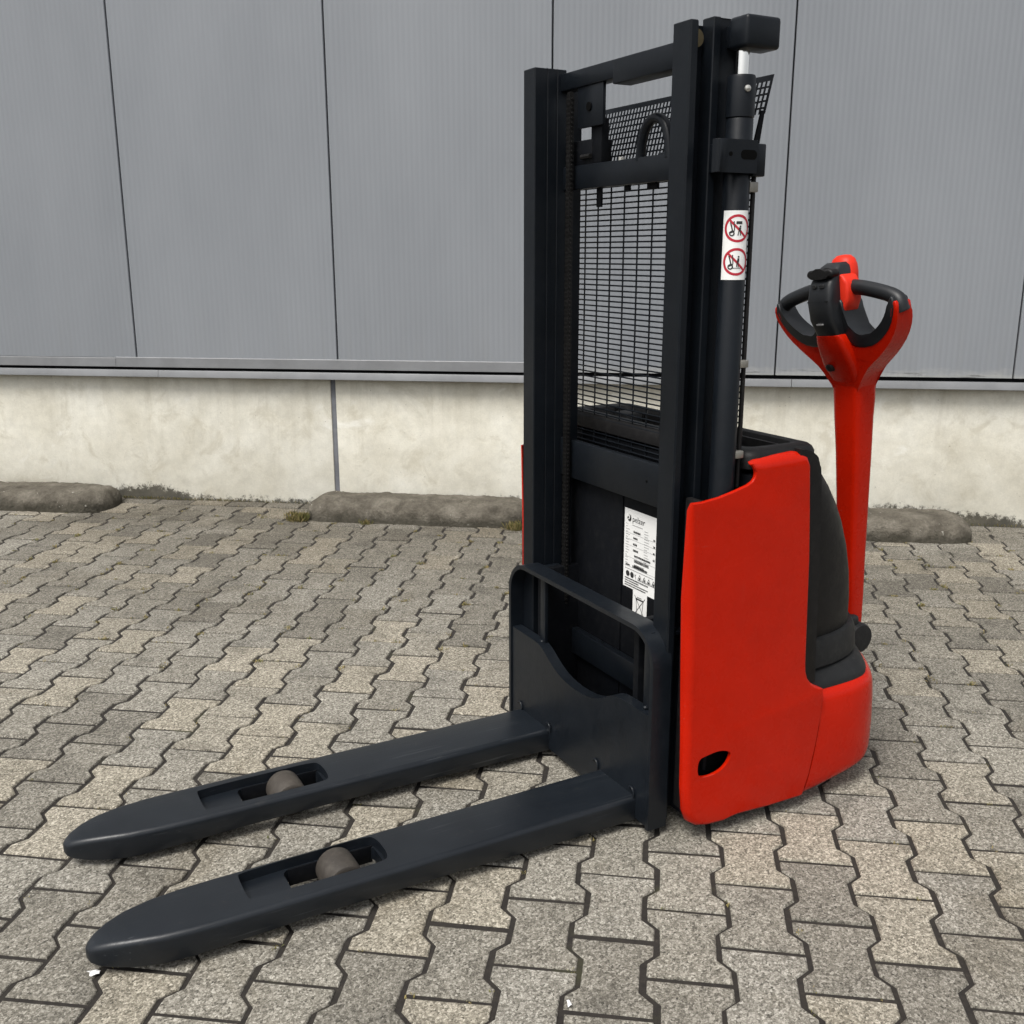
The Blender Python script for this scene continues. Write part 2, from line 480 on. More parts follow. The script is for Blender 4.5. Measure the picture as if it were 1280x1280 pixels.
paving = bpy.data.objects.new('paving', None)
col.objects.link(paving)
tag(paving, kind='structure')
FIELD_END = WALL_Y - .115
spots, halves = [], []
for k in range(-42, 43):
    cx = T0 + k * P
    for j in range(-9, 18):
        cy = D0 + (j + .5 + (.5 if k % 2 else 0)) * PL
        if cy + PL / 2 > FIELD_END + .01:
            if cy - PL / 2 < FIELD_END - .04: halves.append((cx, cy - PL / 2 + J))
            continue
        d = Vector((cx, cy, -CAM_H)); zc = d.dot(fwd)
        inside = False
        if zc > .3:
            u, v = 640 + FPX * d.dot(rg2) / zc, 640 - FPX * d.dot(up2) / zc
            inside = -30 < u < 1310 and v < 1320
        spots.append((d.length if inside else 99 + d.length, cx, cy))
spots.sort()
variants = []
for i in range(12):
    bm = bmesh.new(); paver_bm(bm, 0, 0, 100 + i)
    me = bpy.data.meshes.new('paver'); bmesh.ops.recalc_face_normals(bm, faces=bm.faces); bm.to_mesh(me); bm.free()
    me.materials.append(M['paver']); variants.append(me)
for i, (d, cx, cy) in enumerate(spots[:300]):
    o = bpy.data.objects.new('paver', random.choice(variants))
    o.location = (cx, cy, 0); o.rotation_euler = (0, 0, math.pi if random.random() < .5 else 0)
    col.objects.link(o); o.parent = paving
bm = bmesh.new()
for i, (d, cx, cy) in enumerate(spots[300:]):
    paver_bm(bm, cx, cy, 1000 + i)
# half stones and a straight edging course along the wall
for cx, ya in halves: box(bm, cx - P / 2 + J, cx + P / 2 - J, ya, FIELD_END + .008, -.03, random.uniform(-.002, .001), .004, 1)
x = -6.0
while x < 6.4:
    l = .198 + random.uniform(-.004, .004)
    z = random.uniform(-.002, .003)
    box(bm, x, x + l, FIELD_END + .018, WALL_Y - .004, -.03, z, .004, 1)
    x += l + .009
tag(obj('paver_field', bm, 'paver_island', paving, smooth=False), kind='stuff')

# ------------------------------------------------------------------ building
bld = tag(empty('warehouse_building', (0, WALL_Y, 0)), 'warehouse wall of grey metal sheet panels above a cream concrete plinth', 'building')
SEAMS = [-1.6377 + 1.1105 * k for k in range(-5, 6)]
JT = -1.685                                                      # vertical joint in the plinth
def wbox(name, mat, x0, x1, y0, y1, z0, z1, bev=.003, parent=bld):
    bm = bmesh.new(); box(bm, x0, x1, y0, y1, z0, z1, bev)
    return obj(name, bm, mat, parent)
edges = [-7.0, JT - 4.9, JT, JT + 4.9, 7.0]
for a, b in zip(edges, edges[1:]):
    wbox('plinth_slab', 'concrete', a + .013, b - .013, 0, .18, -.3, .715, .006)
for a in edges[1:-1]:
    wbox('sealant_joint', 'joint', a - .016, a + .016, .008, .1, -.3, .70, .002)
UF_END = -.531
def rib_panel(x0, x1, z0, z1, yf):
    bm = bmesh.new()
    pitch = .0265; n = int((x1 - x0) / pitch); pitch = (x1 - x0 - .012) / n
    prof = [(x0, yf + .03), (x0, yf + .004), (x0 + .003, yf), ]
    x = x0 + .006
    for i in range(n):
        prof += [(x, yf), (x + pitch * .40, yf), (x + pitch * .5, yf + .0005), (x + pitch * .9, yf + .0005)]
        x += pitch
    prof += [(x1 - .006, yf), (x1 - .003, yf), (x1, yf + .004), (x1, yf + .03)]
    A_ = [bm.verts.new((p[0], p[1], z0)) for p in prof]; B_ = [bm.verts.new((p[0], p[1], z1)) for p in prof]
    for i in range(len(prof) - 1): bm.faces.new((A_[i], A_[i + 1], B_[i + 1], B_[i]))
    bm.faces.new((A_[0], B_[0], B_[-1], A_[-1]))
    return bm
for a, b in zip(SEAMS, SEAMS[1:]):
    z0 = .788 if b < -.4 else .742
    if a < UF_END < b and False: pass
    bm = rib_panel(a + .0035, b - .0035, z0, 5.2, -.045)
    obj('wall_panel', bm, 'panel', bld, sharp=20)
wbox('wall_core', 'dark', SEAMS[0], SEAMS[-1], -.012, .15, .7155, 5.2, 0)
# flashings: an upper strip (left part only) and a lower drip strip, each in lapped lengths
def strip(x0, x1, z0, z1, y0, lip):
    bm = bmesh.new()
    prof = [(y0 + .03, z1), (y0 + .002, z1), (y0, z1 - .003), (y0 - lip, z0 + .002), (y0 - lip + .003, z0), (y0 + .03, z0)]
    prism(bm, prof, x0, x1, 'x')
    return obj('flashing_strip', bm, 'flash', bld, sharp=25)
ul = [-6.4, -2.865, UF_END]
for i, (a, b) in enumerate(zip(ul, ul[1:])):
    strip(a, b - .003, .737, .786 + (.004 if i == 1 else 0), -.048 - .002 * i, .004)
ll = [-6.4, -2.625, .665, 6.4]
for i, (a, b) in enumerate(zip(ll, ll[1:])):
    strip(a, b - .003, .686, .7225, -.058 - .002 * (i % 2), .006)

# ------------------------------------------------------------------ wheel stops (half-round kerb logs)
def wheel_stop(x0, x1, seed, label):
    bm = bmesh.new()
    n, K = 90, 26; rings = []
    W, H = .160, .108
    for i in range(n + 1):
        t = i / n
        x = x0 + (x1 - x0) * t
        e = min(t, 1 - t) * (x1 - x0) / .12
        s = math.sqrt(max(.0, 1 - (1 - min(1, e)) ** 2.2)) * .80 + .20 if e < 1 else 1.0
        ring = []
        for k in range(K + 1):
            a = math.pi * k / K
            cy, cz = math.cos(a), math.sin(a)
            p = Vector((x, 5.01 + W * s * (abs(cy) ** .62) * (1 if cy > 0 else -1), H * s * (max(0, cz) ** .62)))
            q = p + Vector((seed * 3.1, 0, 0))
            f = noise.noise(q * 6) * .010 + noise.noise(q * 19) * .006 + noise.noise(q * 55) * .0035
            chip = max(0, noise.noise(q * 11 + Vector((5, 1, 2))) - .38) * .07
            f -= chip
            p += Vector((f * .3, cy * f, cz * f))
            if k in (0, K): p.z = -.012
            ring.append(p)
        rings.append(ring)
    loft(bm, rings)
    return tag(obj('wheel_stop', bm, 'stop', sharp=70), label, 'wheel stop', 'concrete wheel stops along the wall')
wheel_stop(-4.05, -2.86, 1, 'grey concrete wheel stop at the wall, farthest away from the stacker tiller')
wheel_stop(-1.77, -.60, 2, 'mossy concrete wheel stop beside the plinth joint with weeds at both ends')
wheel_stop(.33, 1.52, 3, 'weathered concrete wheel stop behind the red tiller, next to dark moss')

# ------------------------------------------------------------------ the stacker
_tx, _ty, _th = .1565, 2.4253, 3.6417
TX = _tx * math.cos(YAW) - _ty * math.sin(YAW)
TY = _tx * math.sin(YAW) + _ty * math.cos(YAW)
ST = tag(empty('pallet_stacker', (TX, TY, 0), _th + YAW),
         'red and anthracite electric pallet stacker with tall mast, two forks and upright tiller', 'pallet stacker')

# ---- forks
def make_fork(sign):
    zt = .0794
    st = [(-.005, .121, .281, zt, .018), (.25, .121, .281, zt, .020), (.45, .121, .281, zt, .026), (.60, .121, .281, zt, .028),
          (.80, .121, .280, zt, .028), (.95, .121, .279, zt, .024), (1.02, .1235, .276, zt, .020), (1.08, .129, .268, zt - .001, .018),
          (1.13, .139, .252, zt - .004, .018), (1.165, .152, .236, zt - .009, .020), (1.19, .167, .223, zt - .015, .024),
          (1.203, .178, .214, zt - .022, .029), (1.208, .189, .203, zt - .028, .034)]
    bm = bmesh.new(); rings = []
    for x, y0, y1, z1, z0 in st:
        r = min(.012, (z1 - z0) * .4, (y1 - y0) * .4); r2 = min(.004, r)
        ring = arc(y1 - r, z1 - r, r, 0, 90, 4) + arc(y0 + r, z1 - r, r, 90, 180, 4) + arc(y0 + r2, z0 + r2, r2, 180, 270, 2) + arc(y1 - r2, z0 + r2, r2, 270, 360, 2)
        rings.append([(x, sign * a if sign > 0 else -(.402 - a) , b) for a, b in ring])
    loft(bm, rings)
    bmesh.ops.recalc_face_normals(bm, faces=bm.faces)
    me = bpy.data.meshes.new('fork'); bm.to_mesh(me); bm.free()
    yc = .186 if sign > 0 else -.201
    me.materials.append(M['fork'])
    o = bpy.data.objects.new('fork', me); col.objects.link(o)
    cut = []
    for pts, za, zb in ((rrect(.609, .812, yc - .0465, yc + .0465, .014), -.02, .2), (smooth_poly([(.900, yc - .049), (.906, yc - .043), (.906, yc + .043), (.900, yc + .049), (.80, yc + .053), (.70, yc + .053), (.622, yc + .053), (.602, yc + .040), (.602, yc - .040), (.622, yc - .053), (.70, yc - .053), (.80, yc - .053)], 2, True), .057, .2)):
        bm = bmesh.new(); prism(bm, pts, za, zb, 'z'); bmesh.ops.recalc_face_normals(bm, faces=bm.faces)
        cm = bpy.data.meshes.new('cutter'); bm.to_mesh(cm); bm.free()
        co = bpy.data.objects.new('cutter', cm); col.objects.link(co); cut.append(co)
        md = o.modifiers.new('cut', 'BOOLEAN'); md.object = co; md.operation = 'DIFFERENCE'; md.solver = 'EXACT'
    dg = bpy.context.evaluated_depsgraph_get()
    new = bpy.data.meshes.new_from_object(o.evaluated_get(dg))
    o.modifiers.clear()
    for c_ in cut: bpy.data.objects.remove(c_)
    bpy.data.objects.remove(o)
    new.materials.clear()
    f = link(new, 'fork', 'fork', ST, 32)
    # load roller, its axle plates and the support leg inside the channel
    bm = bmesh.new()
    lathe(bm, [(.014, -.040), (.016, -.0435), (.036, -.0435), (.0400, -.0415), (.0420, -.0375), (.0425, 0), (.0420, .0375), (.0400, .0415), (.036, .0435), (.016, .0435), (.014, .040)], (.70, yc, .0425), 'y', 36)
    obj('load_roller', bm, 'roller', f, 35)
    for s in (-1, 1):
        bm = bmesh.new(); box(bm, .61, .80, yc + s * .044 - .002, yc + s * .044 + .002, .020, .060, .001)
        obj('roller_cheek', bm, 'dark', f)
    bm = bmesh.new(); lathe(bm, [(.010, -.046), (.010, .046)], (.70, yc, .0425), 'y', 10); obj('axle', bm, 'dark', f)
    # crescent weld beads at the heel
    for yy in (yc - .075, yc + .080):
        bm = bmesh.new()
        tube(bm, [(.003, yy + .012 * math.cos(R(a)), zt + .004 + .016 * math.sin(R(a))) for a in range(-20, 150, 17)], .0028, 6)
        obj('weld_bead', bm, 'steel', f, 60)
    return f
make_fork(1); make_fork(-1)

# ---- fork carriage: plate with a dip, flat-bar load guard, uprights
bm = bmesh.new()
dip = smooth_poly([(-.326, .309), (-.21, .309), (-.165, .305), (-.105, .268), (-.045, .248), (.045, .246), (.115, .262), (.175, .300), (.22, .304), (.326, .304)], 2)
prism(bm, dip + [(.326, .022), (-.326, .022)], -.030, 0, 'x', .002, 1)
carr = obj('fork_carriage', bm, 'steel', ST, 30)
bm = bmesh.new()
GW, GZ, GR = .338, .506, .085
def guard_path(o):
    r = GR - o
    return [(-GW + o, .020)] + [(y, z) for y, z in arc(-GW + GR, GZ - GR, r, 180, 90, 10)] + arc(GW - GR, GZ - GR, r, 90, 0, 10) + [(GW - o, .020)]
outer, inner = guard_path(0), guard_path(.0115)
rings = []
for (a, b), (c, d) in zip(outer, inner):
    rings.append([(.004, a, b), (.0045, (a + c) / 2, (b + d) / 2), (.004, c, d), (-.048, c, d), (-.048, a, b)])
loft(bm, rings)
obj('load_guard', bm, 'steel', carr, 30)
for y in (-.188, .286):
    bm = bmesh.new(); box(bm, -.028, -.018, y - .012, y + .012, .27, .495, .001)
    obj('guard_upright', bm, 'steel', carr)
    bm = bmesh.new(); lathe(bm, [(.003, -.004), (.006, -.001), (.0065, .003), (.003, .006)], (-.017, y, .306), 'z', 9); obj('weld_bead', bm, 'steel', carr)
for y in (-.262, .300):
    bm = bmesh.new(); box(bm, -.115, -.046, y - .014, y + .014, .484, .492, .001); obj('guard_tab', bm, 'steel', carr)
for s in (-1, 1):
    bm = bmesh.new(); box(bm, -.16, -.03, s * .225 - .010, s * .225 + .010, .06, .50, .002); obj('roller_plate', bm, 'dark', carr)

# ---- mast rails
def rail(name, s, parts, z0, z1, mat='mast'):
    bm = bmesh.new()
    a = [(x, s * y) for x, y in parts]
    prism(bm, a, z0, z1, 'z', .0015, 1)
    return obj(name, bm, mat, ST, 30)
fr = [(-.039, .2746), (-.039, .3316), (-.058, .3316), (-.060, .296), (-.066, .290), (-.094, .290), (-.098, .296), (-.098, .318), (-.1, .2746)]
RA = [(-.0375, .277), (-.0395, .2746), (-.0720, .2746), (-.0735, .2765), (-.0755, .2746), (-.1005, .2746), (-.102, .2765), (-.104, .2746), (-.128, .2746), (-.128, .288), (-.062, .290), (-.058, .297), (-.0575, .3300), (-.0555, .3316), (-.041, .3316), (-.0375, .3290)]
RB = [(-.100, .2895), (-.1005, .3215), (-.1025, .3235), (-.118, .3235), (-.121, .3155), (-.168, .3155), (-.170, .325), (-.184, .325), (-.184, .2895)]
for s in (1, -1):
    r = rail('inner_mast_rail', s, RA, .035, 1.7677)
    for z in ((1.742,) if s > 0 else ()):
        bm = bmesh.new()
        lathe(bm, [(.010, -.005), (.0175, -.005), (.0175, -.003), (.015, -.001), (.015, .001), (.0175, .003), (.0175, .005), (.010, .005)], (-.077, s * .296, z), 'y', 22)
        obj('guide_roller', bm, 'brass', r)
    rail('outer_mast_rail', s, RB, .03, 1.780 if s > 0 else 1.755)

# ---- crossbars
bm = bmesh.new()
box(bm, -.110, -.060, .030, .276, 1.690, 1.741, .003)
tb = obj('top_crossbar', bm, 'mast', ST)
bm = bmesh.new(); box(bm, -.150, -.112, -.2895, .080, 1.716, 1.757, .003); obj('crossbar_end', bm, 'mast', tb)
bm = bmesh.new(); box(bm, -.126, -.117, -.204, -.092, 1.622, 1.725, .002); gp = obj('gusset_plate', bm, 'mast', tb)
bm = bmesh.new(); lathe(bm, [(.004, 0), (.0105, 0), (.0105, .004), (.004, .004)], (-.1175, -.150, 1.668), 'x', 14); obj('bolt_hole_ring', bm, 'void', gp)
bm = bmesh.new(); box(bm, -.150, -.128, -.158, -.112, 1.535, 1.640, .002); obj('hose_bracket', bm, 'dark', tb)
bm = bmesh.new()
box(bm, -.142, -.122, -.2895, .2895, 1.481, 1.538, .003)
mb = obj('middle_crossbar', bm, 'mast', ST)
bm = bmesh.new()
HX = -.132
hp = [(HX, .043, 1.530), (HX, .047, 1.566)] + [(HX, .098 + .046 * math.cos(R(a)), 1.572 + .045 * math.sin(R(a))) for a in range(170, 5, -15)] + [(HX, .149, 1.566), (HX, .153, 1.530)]
hp = [Vector(p) for p in hp]
tube(bm, hp, .0115, 14)
obj('lifting_eye', bm, 'mast', mb, 60)
bm = bmesh.new(); box(bm, -.140, -.124, .120, .168, 1.537, 1.5415, .001); obj('weld_bead', bm, 'steel', mb)
bm = bmesh.new(); lathe(bm, [(.003, .008), (.008, .007), (.008, 0), (.003, 0)], (-.130, -.028, 1.537), 'z', 8); obj('bolt', bm, 'zinc', mb)
for y, w_, h in ((-.022, .008, .012), (.076, .020, .014), (-.143, .010, .045)):
    bm = bmesh.new(); box(bm, -.150, -.1425, y - w_, y + w_, 1.482 - h, 1.500, .002); obj('screen_clip', bm, 'dark', mb)
bm = bmesh.new(); box(bm, -.185, -.126, -.245, -.150, 1.532, 1.596, .004); obj('chain_anchor', bm, 'dark', mb)
bm = bmesh.new(); tube(bm, [(-.122, -.19, 1.556), (-.122, -.15, 1.556)], .006, 8); obj('chain_bolt', bm, 'chain', mb)
bm = bmesh.new()
box(bm, -.142, -.122, -.2895, .2895, .744, .846, .003)
lb = obj('lower_crossbar', bm, 'mast', ST)
bm = bmesh.new(); lathe(bm, [(.002, .002), (.004, 0), (.002, 0)], (-.122, .12, .80), 'x', 8); obj('rivet', bm, 'void', lb)

# ---- lift chain (leaf chain of stacked link plates)
bm = bmesh.new()
z = .40; i = 0
while z < 1.70:
    for k in ((-.0075, -.0025, .0025, .0075) if i % 2 else (-.005, 0, .005)):
        prism(bm, [(-.108 + a, z + b) for a, b in arc(0, .0055, .0065, 0, 180, 4) + arc(0, -.0055, .0065, 180, 360, 4)], -.222 + k - .001, -.222 + k + .001, 'y')
    tube(bm, [(-.108, -.234, z - .0055), (-.108, -.210, z - .0055)], .003, 6)
    z += .011; i += 1
obj('lift_chain', bm, 'chain', ST, 40)
bm = bmesh.new()
tube(bm, [(-.124, -.244 + .002 * math.sin(k), .42 + k * .05) for k in range(26)], .006, 8)
obj('hydraulic_hose', bm, 'black', ST, 60)

# ---- welded wire screen
MX = -.200
bm = bmesh.new()
zr = .78
while zr < 1.50:
    y = .352
    vs_ = [(MX, -y, zr), (MX, y, zr)]
    tube(bm, vs_, .0021, 5)
    zr += .01335
yv = -.352
while yv < .36:
    tube(bm, [(MX - .003, yv, .77), (MX - .003, yv, 1.505)], .0023, 5)
    yv += .0586
scr = obj('wire_screen', bm, 'mast', ST, 70)
# ---- perforated top of the screen, bent to the rear
bm = bmesh.new()
pz = .0134; ny = 48; nz_ = 9
X0, Z0, X1, Z1 = -.212, 1.540, -.247, 1.682
ys = [-.312]
for i in range(ny): ys += [-.307 + i * pz + .0020, -.307 + i * pz + .0114]
ys += [.340]
ts = [0.0]
for j in range(nz_): ts += [(.010 + j * .0142) / .146, (.010 + j * .0142 + .0102) / .146]
ts += [1.0]
def pv(y, t): return (X0 + (X1 - X0) * t, y, Z0 + (Z1 - Z0) * t)
grid = {}
def gv(i, j):
    if (i, j) not in grid: grid[(i, j)] = bm.verts.new(pv(ys[i], ts[j]))
    return grid[(i, j)]
for i in range(len(ys) - 1):
    for j in range(len(ts) - 1):
        hole = i % 2 == 1 and j % 2 == 1
        if ys[i] > .300 and ts[j + 1] < .50: continue
        if hole: continue
        bm.faces.new((gv(i, j), gv(i + 1, j), gv(i + 1, j + 1), gv(i, j + 1)))
ex = bmesh.ops.extrude_face_region(bm, geom=list(bm.faces))
for v in [g for g in ex['geom'] if isinstance(g, bmesh.types.BMVert)]: v.co.x -= .0022
obj('perforated_sheet', bm, 'mast', scr, 40, smooth=False)
bm = bmesh.new(); prism(bm, [(-.205, 1.48), (-.225, 1.61), (-.217, 1.61), (-.190, 1.50)], .340, .345, 'y'); obj('screen_support', bm, 'dark', scr)
for s in (-1, 1):
    bm = bmesh.new(); box(bm, -.206, -.196, s * .356 - .003, s * .356 + .003, .77, 1.50, .001); 
    if s < 0: obj('screen_edge', bm, 'mast', scr)
    else: bm.free()

# ---- lift cylinder, rod, head block, bracket, sticker
CX, CY, CR = -.145, .3615, .0275
bm = bmesh.new()
lathe(bm, [(.020, .30), (CR, .30), (CR, 1.586), (CR - .0012, 1.588), (CR + .0012, 1.590), (CR + .0012, 1.662), (CR - .001, 1.668), (.016, 1.668)], (CX, CY, 0), 'z', 32)
cyl = obj('lift_cylinder', bm, 'mast', ST, 40)
bm = bmesh.new(); lathe(bm, [(.0135, 1.66), (.0135, 1.72)], (CX, CY, 0), 'z', 24); obj('piston_rod', bm, 'chrome', cyl, 60)
bm = bmesh.new(); box(bm, -.206, -.118, .346, .402, 1.714, 1.774, .008, 3); obj('head_block', bm, 'mast', cyl, 50)
bm = bmesh.new(); box(bm, -.18, -.14, .31, .350, 1.724, 1.766, .003); obj('block_arm', bm, 'mast', cyl)
va = math.atan2(1.69, 1.445)
bm = bmesh.new()
a = va + .45
lathe(bm, [(.002, .005), (.0062, .003), (.0066, 0), (.002, -.002)], (0, 0, 0), 'x', 14)
bmesh.ops.transform(bm, matrix=Matrix.Translation((CX + math.cos(a) * (CR + .001), CY + math.sin(a) * (CR + .001), 1.641)) @ Matrix.Rotation(a, 4, 'Z'), verts=bm.verts)
obj('bleed_screw', bm, 'zinc', cyl, 40)
# bracket holding the cylinder to the outer rail
bm = bmesh.new()
pl = smooth_poly([(-.064, .380), (-.066, .394), (-.076, .398), (-.165, .398)], 2)
th_ = [(x, y - .006) if y > .39 else (x - .006, y) for x, y in pl]
prism(bm, pl + th_[::-1], 1.482, 1.545, 'z', .001, 1)
br = obj('cylinder_bracket', bm, 'mast', ST, 35)
bm = bmesh.new(); box(bm, -.117, -.104, .318, .393, 1.486, 1.541, .001); obj('bracket_web', bm, 'mast', br)
bm = bmesh.new(); box(bm, -.192, -.160, .352, .393, 1.477, 1.540, .003); obj('clamp_block', bm, 'mast', br)
bm = bmesh.new(); lathe(bm, [(.001, .0006), (.0045, .0006), (.0045, 0), (.001, 0)], (-.096, .398, 1.517), 'y', 14); obj('bolt_hole', bm, 'void', br)
bm = bmesh.new(); prism(bm, rrect(-.163, -.122, 1.508, 1.526, .0085, 4), .3978, .3986, 'y'); obj('adjusting_slot', bm, 'void', br)
# clips on the cylinder's rear edge
for z, w_ in ((1.457, .020), (1.10, .016), (.905, .016)):
    bm = bmesh.new(); box(bm, -.182, -.160, .366, .3865, z - w_ / 2, z + w_ / 2, .002)
    obj('hose_clip', bm, 'clipm', cyl)
bm = bmesh.new()
tube(bm, [(-.180, .372, .83 + k * .05) for k in range(14)], .0045, 8); obj('sensor_cable', bm, 'black', cyl)

def on_cyl(bm, polys, rr, z0):
    """polys: list of point lists in (s, h) metres on the cylinder face; s to the picture's right"""
    for p in polys:
        bm.faces.new([bm.verts.new((CX + rr * math.cos(va + s / CR), CY + rr * math.sin(va + s / CR), z0 + h)) for s, h in p])
def ring_polys(cx, cy, r0, r1, n=40):
    out = []
    for i in range(n):
        a, b = 2 * math.pi * i / n, 2 * math.pi * (i + 1) / n
        out.append([(cx + r0 * math.cos(a), cy + r0 * math.sin(a)), (cx + r1 * math.cos(a), cy + r1 * math.sin(a)), (cx + r1 * math.cos(b), cy + r1 * math.sin(b)), (cx + r0 * math.cos(b), cy + r0 * math.sin(b))])
    return out
def disc_polys(cx, cy, r, n=14): return [[(cx + r * math.cos(2 * math.pi * i / n), cy + r * math.sin(2 * math.pi * i / n)) for i in range(n)]]
def line_polys(x0, y0, x1, y1, w_, n=6):
    d = Vector((x1 - x0, y1 - y0)); nn = Vector((-d.y, d.x)).normalized() * w_ / 2
    out = []
    for i in range(n):
        a = Vector((x0, y0)) + d * i / n; b = Vector((x0, y0)) + d * (i + 1) / n
        out.append([tuple(a + nn), tuple(b + nn), tuple(b - nn), tuple(a - nn)])
    return out
S0, S1, SH = -.0245, .0335, .137
bm = bmesh.new()
nS = 16
for i in range(nS):
    a, b = S0 + (S1 - S0) * i / nS, S0 + (S1 - S0) * (i + 1) / nS
    on_cyl(bm, [[(a, 0), (b, 0), (b, SH), (a, SH)]], CR + .0005, 1.274)
stick = obj('warning_sticker', bm, 'white', cyl, 60)
for n_, zc in enumerate((1.274 + .102, 1.274 + .036)):
    bm = bmesh.new()
    on_cyl(bm, ring_polys(.0075, 0, .0225, .0275) + line_polys(-.0095, .0165, .0245, -.0165, .0045, 8), CR + .0009, zc)
    obj('prohibition_ring', bm, 'inkred', stick, 60)
    bm = bmesh.new()
    pic = ring_polys(-.004, -.010, .0030, .0056, 16) + line_polys(-.0075, .012, -.0030, -.004, .0026) + line_polys(-.0005, .014, .0010, -.004, .0020)
    pic += [[(-.010, -.008), (-.0045, -.004), (.001, -.004), (.001, -.0075), (-.009, -.0105)]]
    if n_ == 0: pic += [[(.004, .008), (.016, .008), (.016, .014), (.004, .014)]] + disc_polys(.0125, .004, .0019) + line_polys(.012, .002, .011, -.006, .0042) + line_polys(.0095, -.005, .008, -.014, .0018) + line_polys(.012, -.005, .0135, -.014, .0018)
    else: pic += line_polys(.001, -.0125, .017, -.0125, .0012) + disc_polys(.0118, .010, .0019) + line_polys(.0116, .007, .0105, -.001, .0042) + line_polys(.009, -.001, .0085, -.010, .0018) + line_polys(.011, -.001, .012, -.011, .0018)
    on_cyl(bm, pic, CR + .0012, zc)
    obj('forklift_pictogram', bm, 'ink', stick, 60)

# ---- chassis core, front panel, plates
bm = bmesh.new(); box(bm, -.40, -.205, -.388, .388, .06, .855, .004); obj('battery_case', bm, 'dark', ST)
bm = bmesh.new(); box(bm, -.206, -.152, -.262, .262, .06, .80, .003); fp = obj('front_panel', bm, 'dark', ST)
bm = bmesh.new(); box(bm, -.156, -.148, -.262, -.014, .06, .79, .002); obj('cover_plate', bm, 'dark', fp)
bm = bmesh.new(); box(bm, -.150, -.128, -.262, .262, .245, .318, .003); obj('lower_crossmember', bm, 'mast', ST)
bm = bmesh.new(); box(bm, -.150, -.035, -.262, .262, .050, .068, .003); obj('floor_plate', bm, 'dark', ST)
bm = bmesh.new(); box(bm, -.128, -.062, -.052, .008, .068, .120, .003); obj('pump_block', bm, 'steel', ST)
for s in (1, -1):
    bm = bmesh.new(); box(bm, -.085, -.068, min(s * .336, s * .394), max(s * .336, s * .394), .07, .812, .003); obj('front_frame', bm, 'black', ST)

def flat(bm, polys, x):
    for p in polys: bm.faces.new([bm.verts.new((x, y, z_)) for y, z_ in p])
def rect(y0, y1, z0, z1): return [(y0, z0), (y1, z0), (y1, z1), (y0, z1)]
LX = -.1515
LY0, LY1, LZ0, LZ1 = -.008, .139, .500, .706
bm = bmesh.new(); box(bm, LX - .001, LX, LY0, LY1, LZ0, LZ1); plate = obj('rating_plate', bm, 'white', fp, smooth=False)
def text_mesh(txt, size, y, z_, x, name, mat, parent, shear=0.0):
    cu = bpy.data.curves.new(name, 'FONT'); cu.body = txt; cu.size = size; cu.shear = shear; cu.resolution_u = 3
    to = bpy.data.objects.new(name, cu); col.objects.link(to)
    dg = bpy.context.evaluated_depsgraph_get(); dg.update()
    me = bpy.data.meshes.new_from_object(to.evaluated_get(dg))
    bpy.data.objects.remove(to)
    me.transform(Matrix(((0, 0, 1, x), (1, 0, 0, y), (0, 1, 0, z_), (0, 0, 0, 1))))
    me.materials.clear()
    return link(me, name, mat, parent, smooth=False)
text_mesh('pelzer', .0215, LY0 + .034, LZ1 - .030, LX + .0006, 'maker_lettering', 'ink', plate)
bm = bmesh.new()
flat(bm, [[(LY0 + .020, LZ1 - .013), (LY0 + .027, LZ1 - .017), (LY0 + .030, LZ1 - .025), (LY0 + .024, LZ1 - .033), (LY0 + .014, LZ1 - .030), (LY0 + .022, LZ1 - .026), (LY0 + .024, LZ1 - .021)],
          [(LY0 + .012, LZ1 - .022), (LY0 + .019, LZ1 - .020), (LY0 + .017, LZ1 - .026), (LY0 + .012, LZ1 - .027)]], LX + .0006)
obj('maker_emblem', bm, 'ink', plate, smooth=False)
rp = random.Random(4)
def word_rows(y0, z_, n, lw, h, wmin=.3, wmax=1.0, step=.0042):
    out = []
    for i in range(n):
        end = y0 + lw * rp.uniform(wmin, wmax); y = y0
        while y < end:
            l = rp.uniform(.0022, .0052); out.append(rect(y, min(y + l, end), z_ - i * step, z_ - i * step + h)); y += l + .0012
    return out
bm = bmesh.new()
flat(bm, word_rows(LY0 + .008, LZ1 - .040, 17, .018, .0015, .3, 1, .0068), LX + .0006)
flat(bm, word_rows(LY0 + .086, LZ1 - .045, 13, .020, .0016, .4, 1, .0066), LX + .0006)
flat(bm, word_rows(LY0 + .034, LZ1 - .040, 1, .045, .0018, 1, 1), LX + .0006)
flat(bm, [rect(LY0 + .006, LY1 - .006, zz, zz + .0006) for zz in (LZ1 - .062, LZ1 - .078, LZ1 - .094, LZ1 - .125, LZ1 - .150)], LX + .0005)
flat(bm, word_rows(LY0 + .008, LZ0 + .049, 1, .12, .0018, 1, 1), LX + .0006)
obj('fine_print', bm, 'inkgrey', plate, smooth=False)
bm = bmesh.new()
for i, l in enumerate((.030, .018, .016, .022)):
    flat(bm, word_rows(LY0 + .040, LZ1 - .058 - i * .0160, 1, l, .0052, 1, 1), LX + .0007)
    flat(bm, word_rows(LY0 + .124, LZ1 - .060 - i * .0170, 1, .007, .0050, 1, 1), LX + .0007)
flat(bm, word_rows(LY0 + .046, LZ1 - .120, 1, .068, .0052, 1, 1), LX + .0007)
flat(bm, word_rows(LY0 + .040, LZ0 + .057, 1, .062, .0062, 1, 1) + word_rows(LY0 + .010, LZ0 + .058, 1, .018, .0042, 1, 1), LX + .0007)
for q0, l in ((LZ1 - .134, .060), (LZ1 - .147, .040)):
    y = LY0 + .046
    while y < LY0 + .046 + l:
        b_ = rp.uniform(.0006, .0018); flat(bm, [rect(y, y + b_, q0, q0 + .008)], LX + .0007); y += b_ + rp.uniform(.0005, .0012)
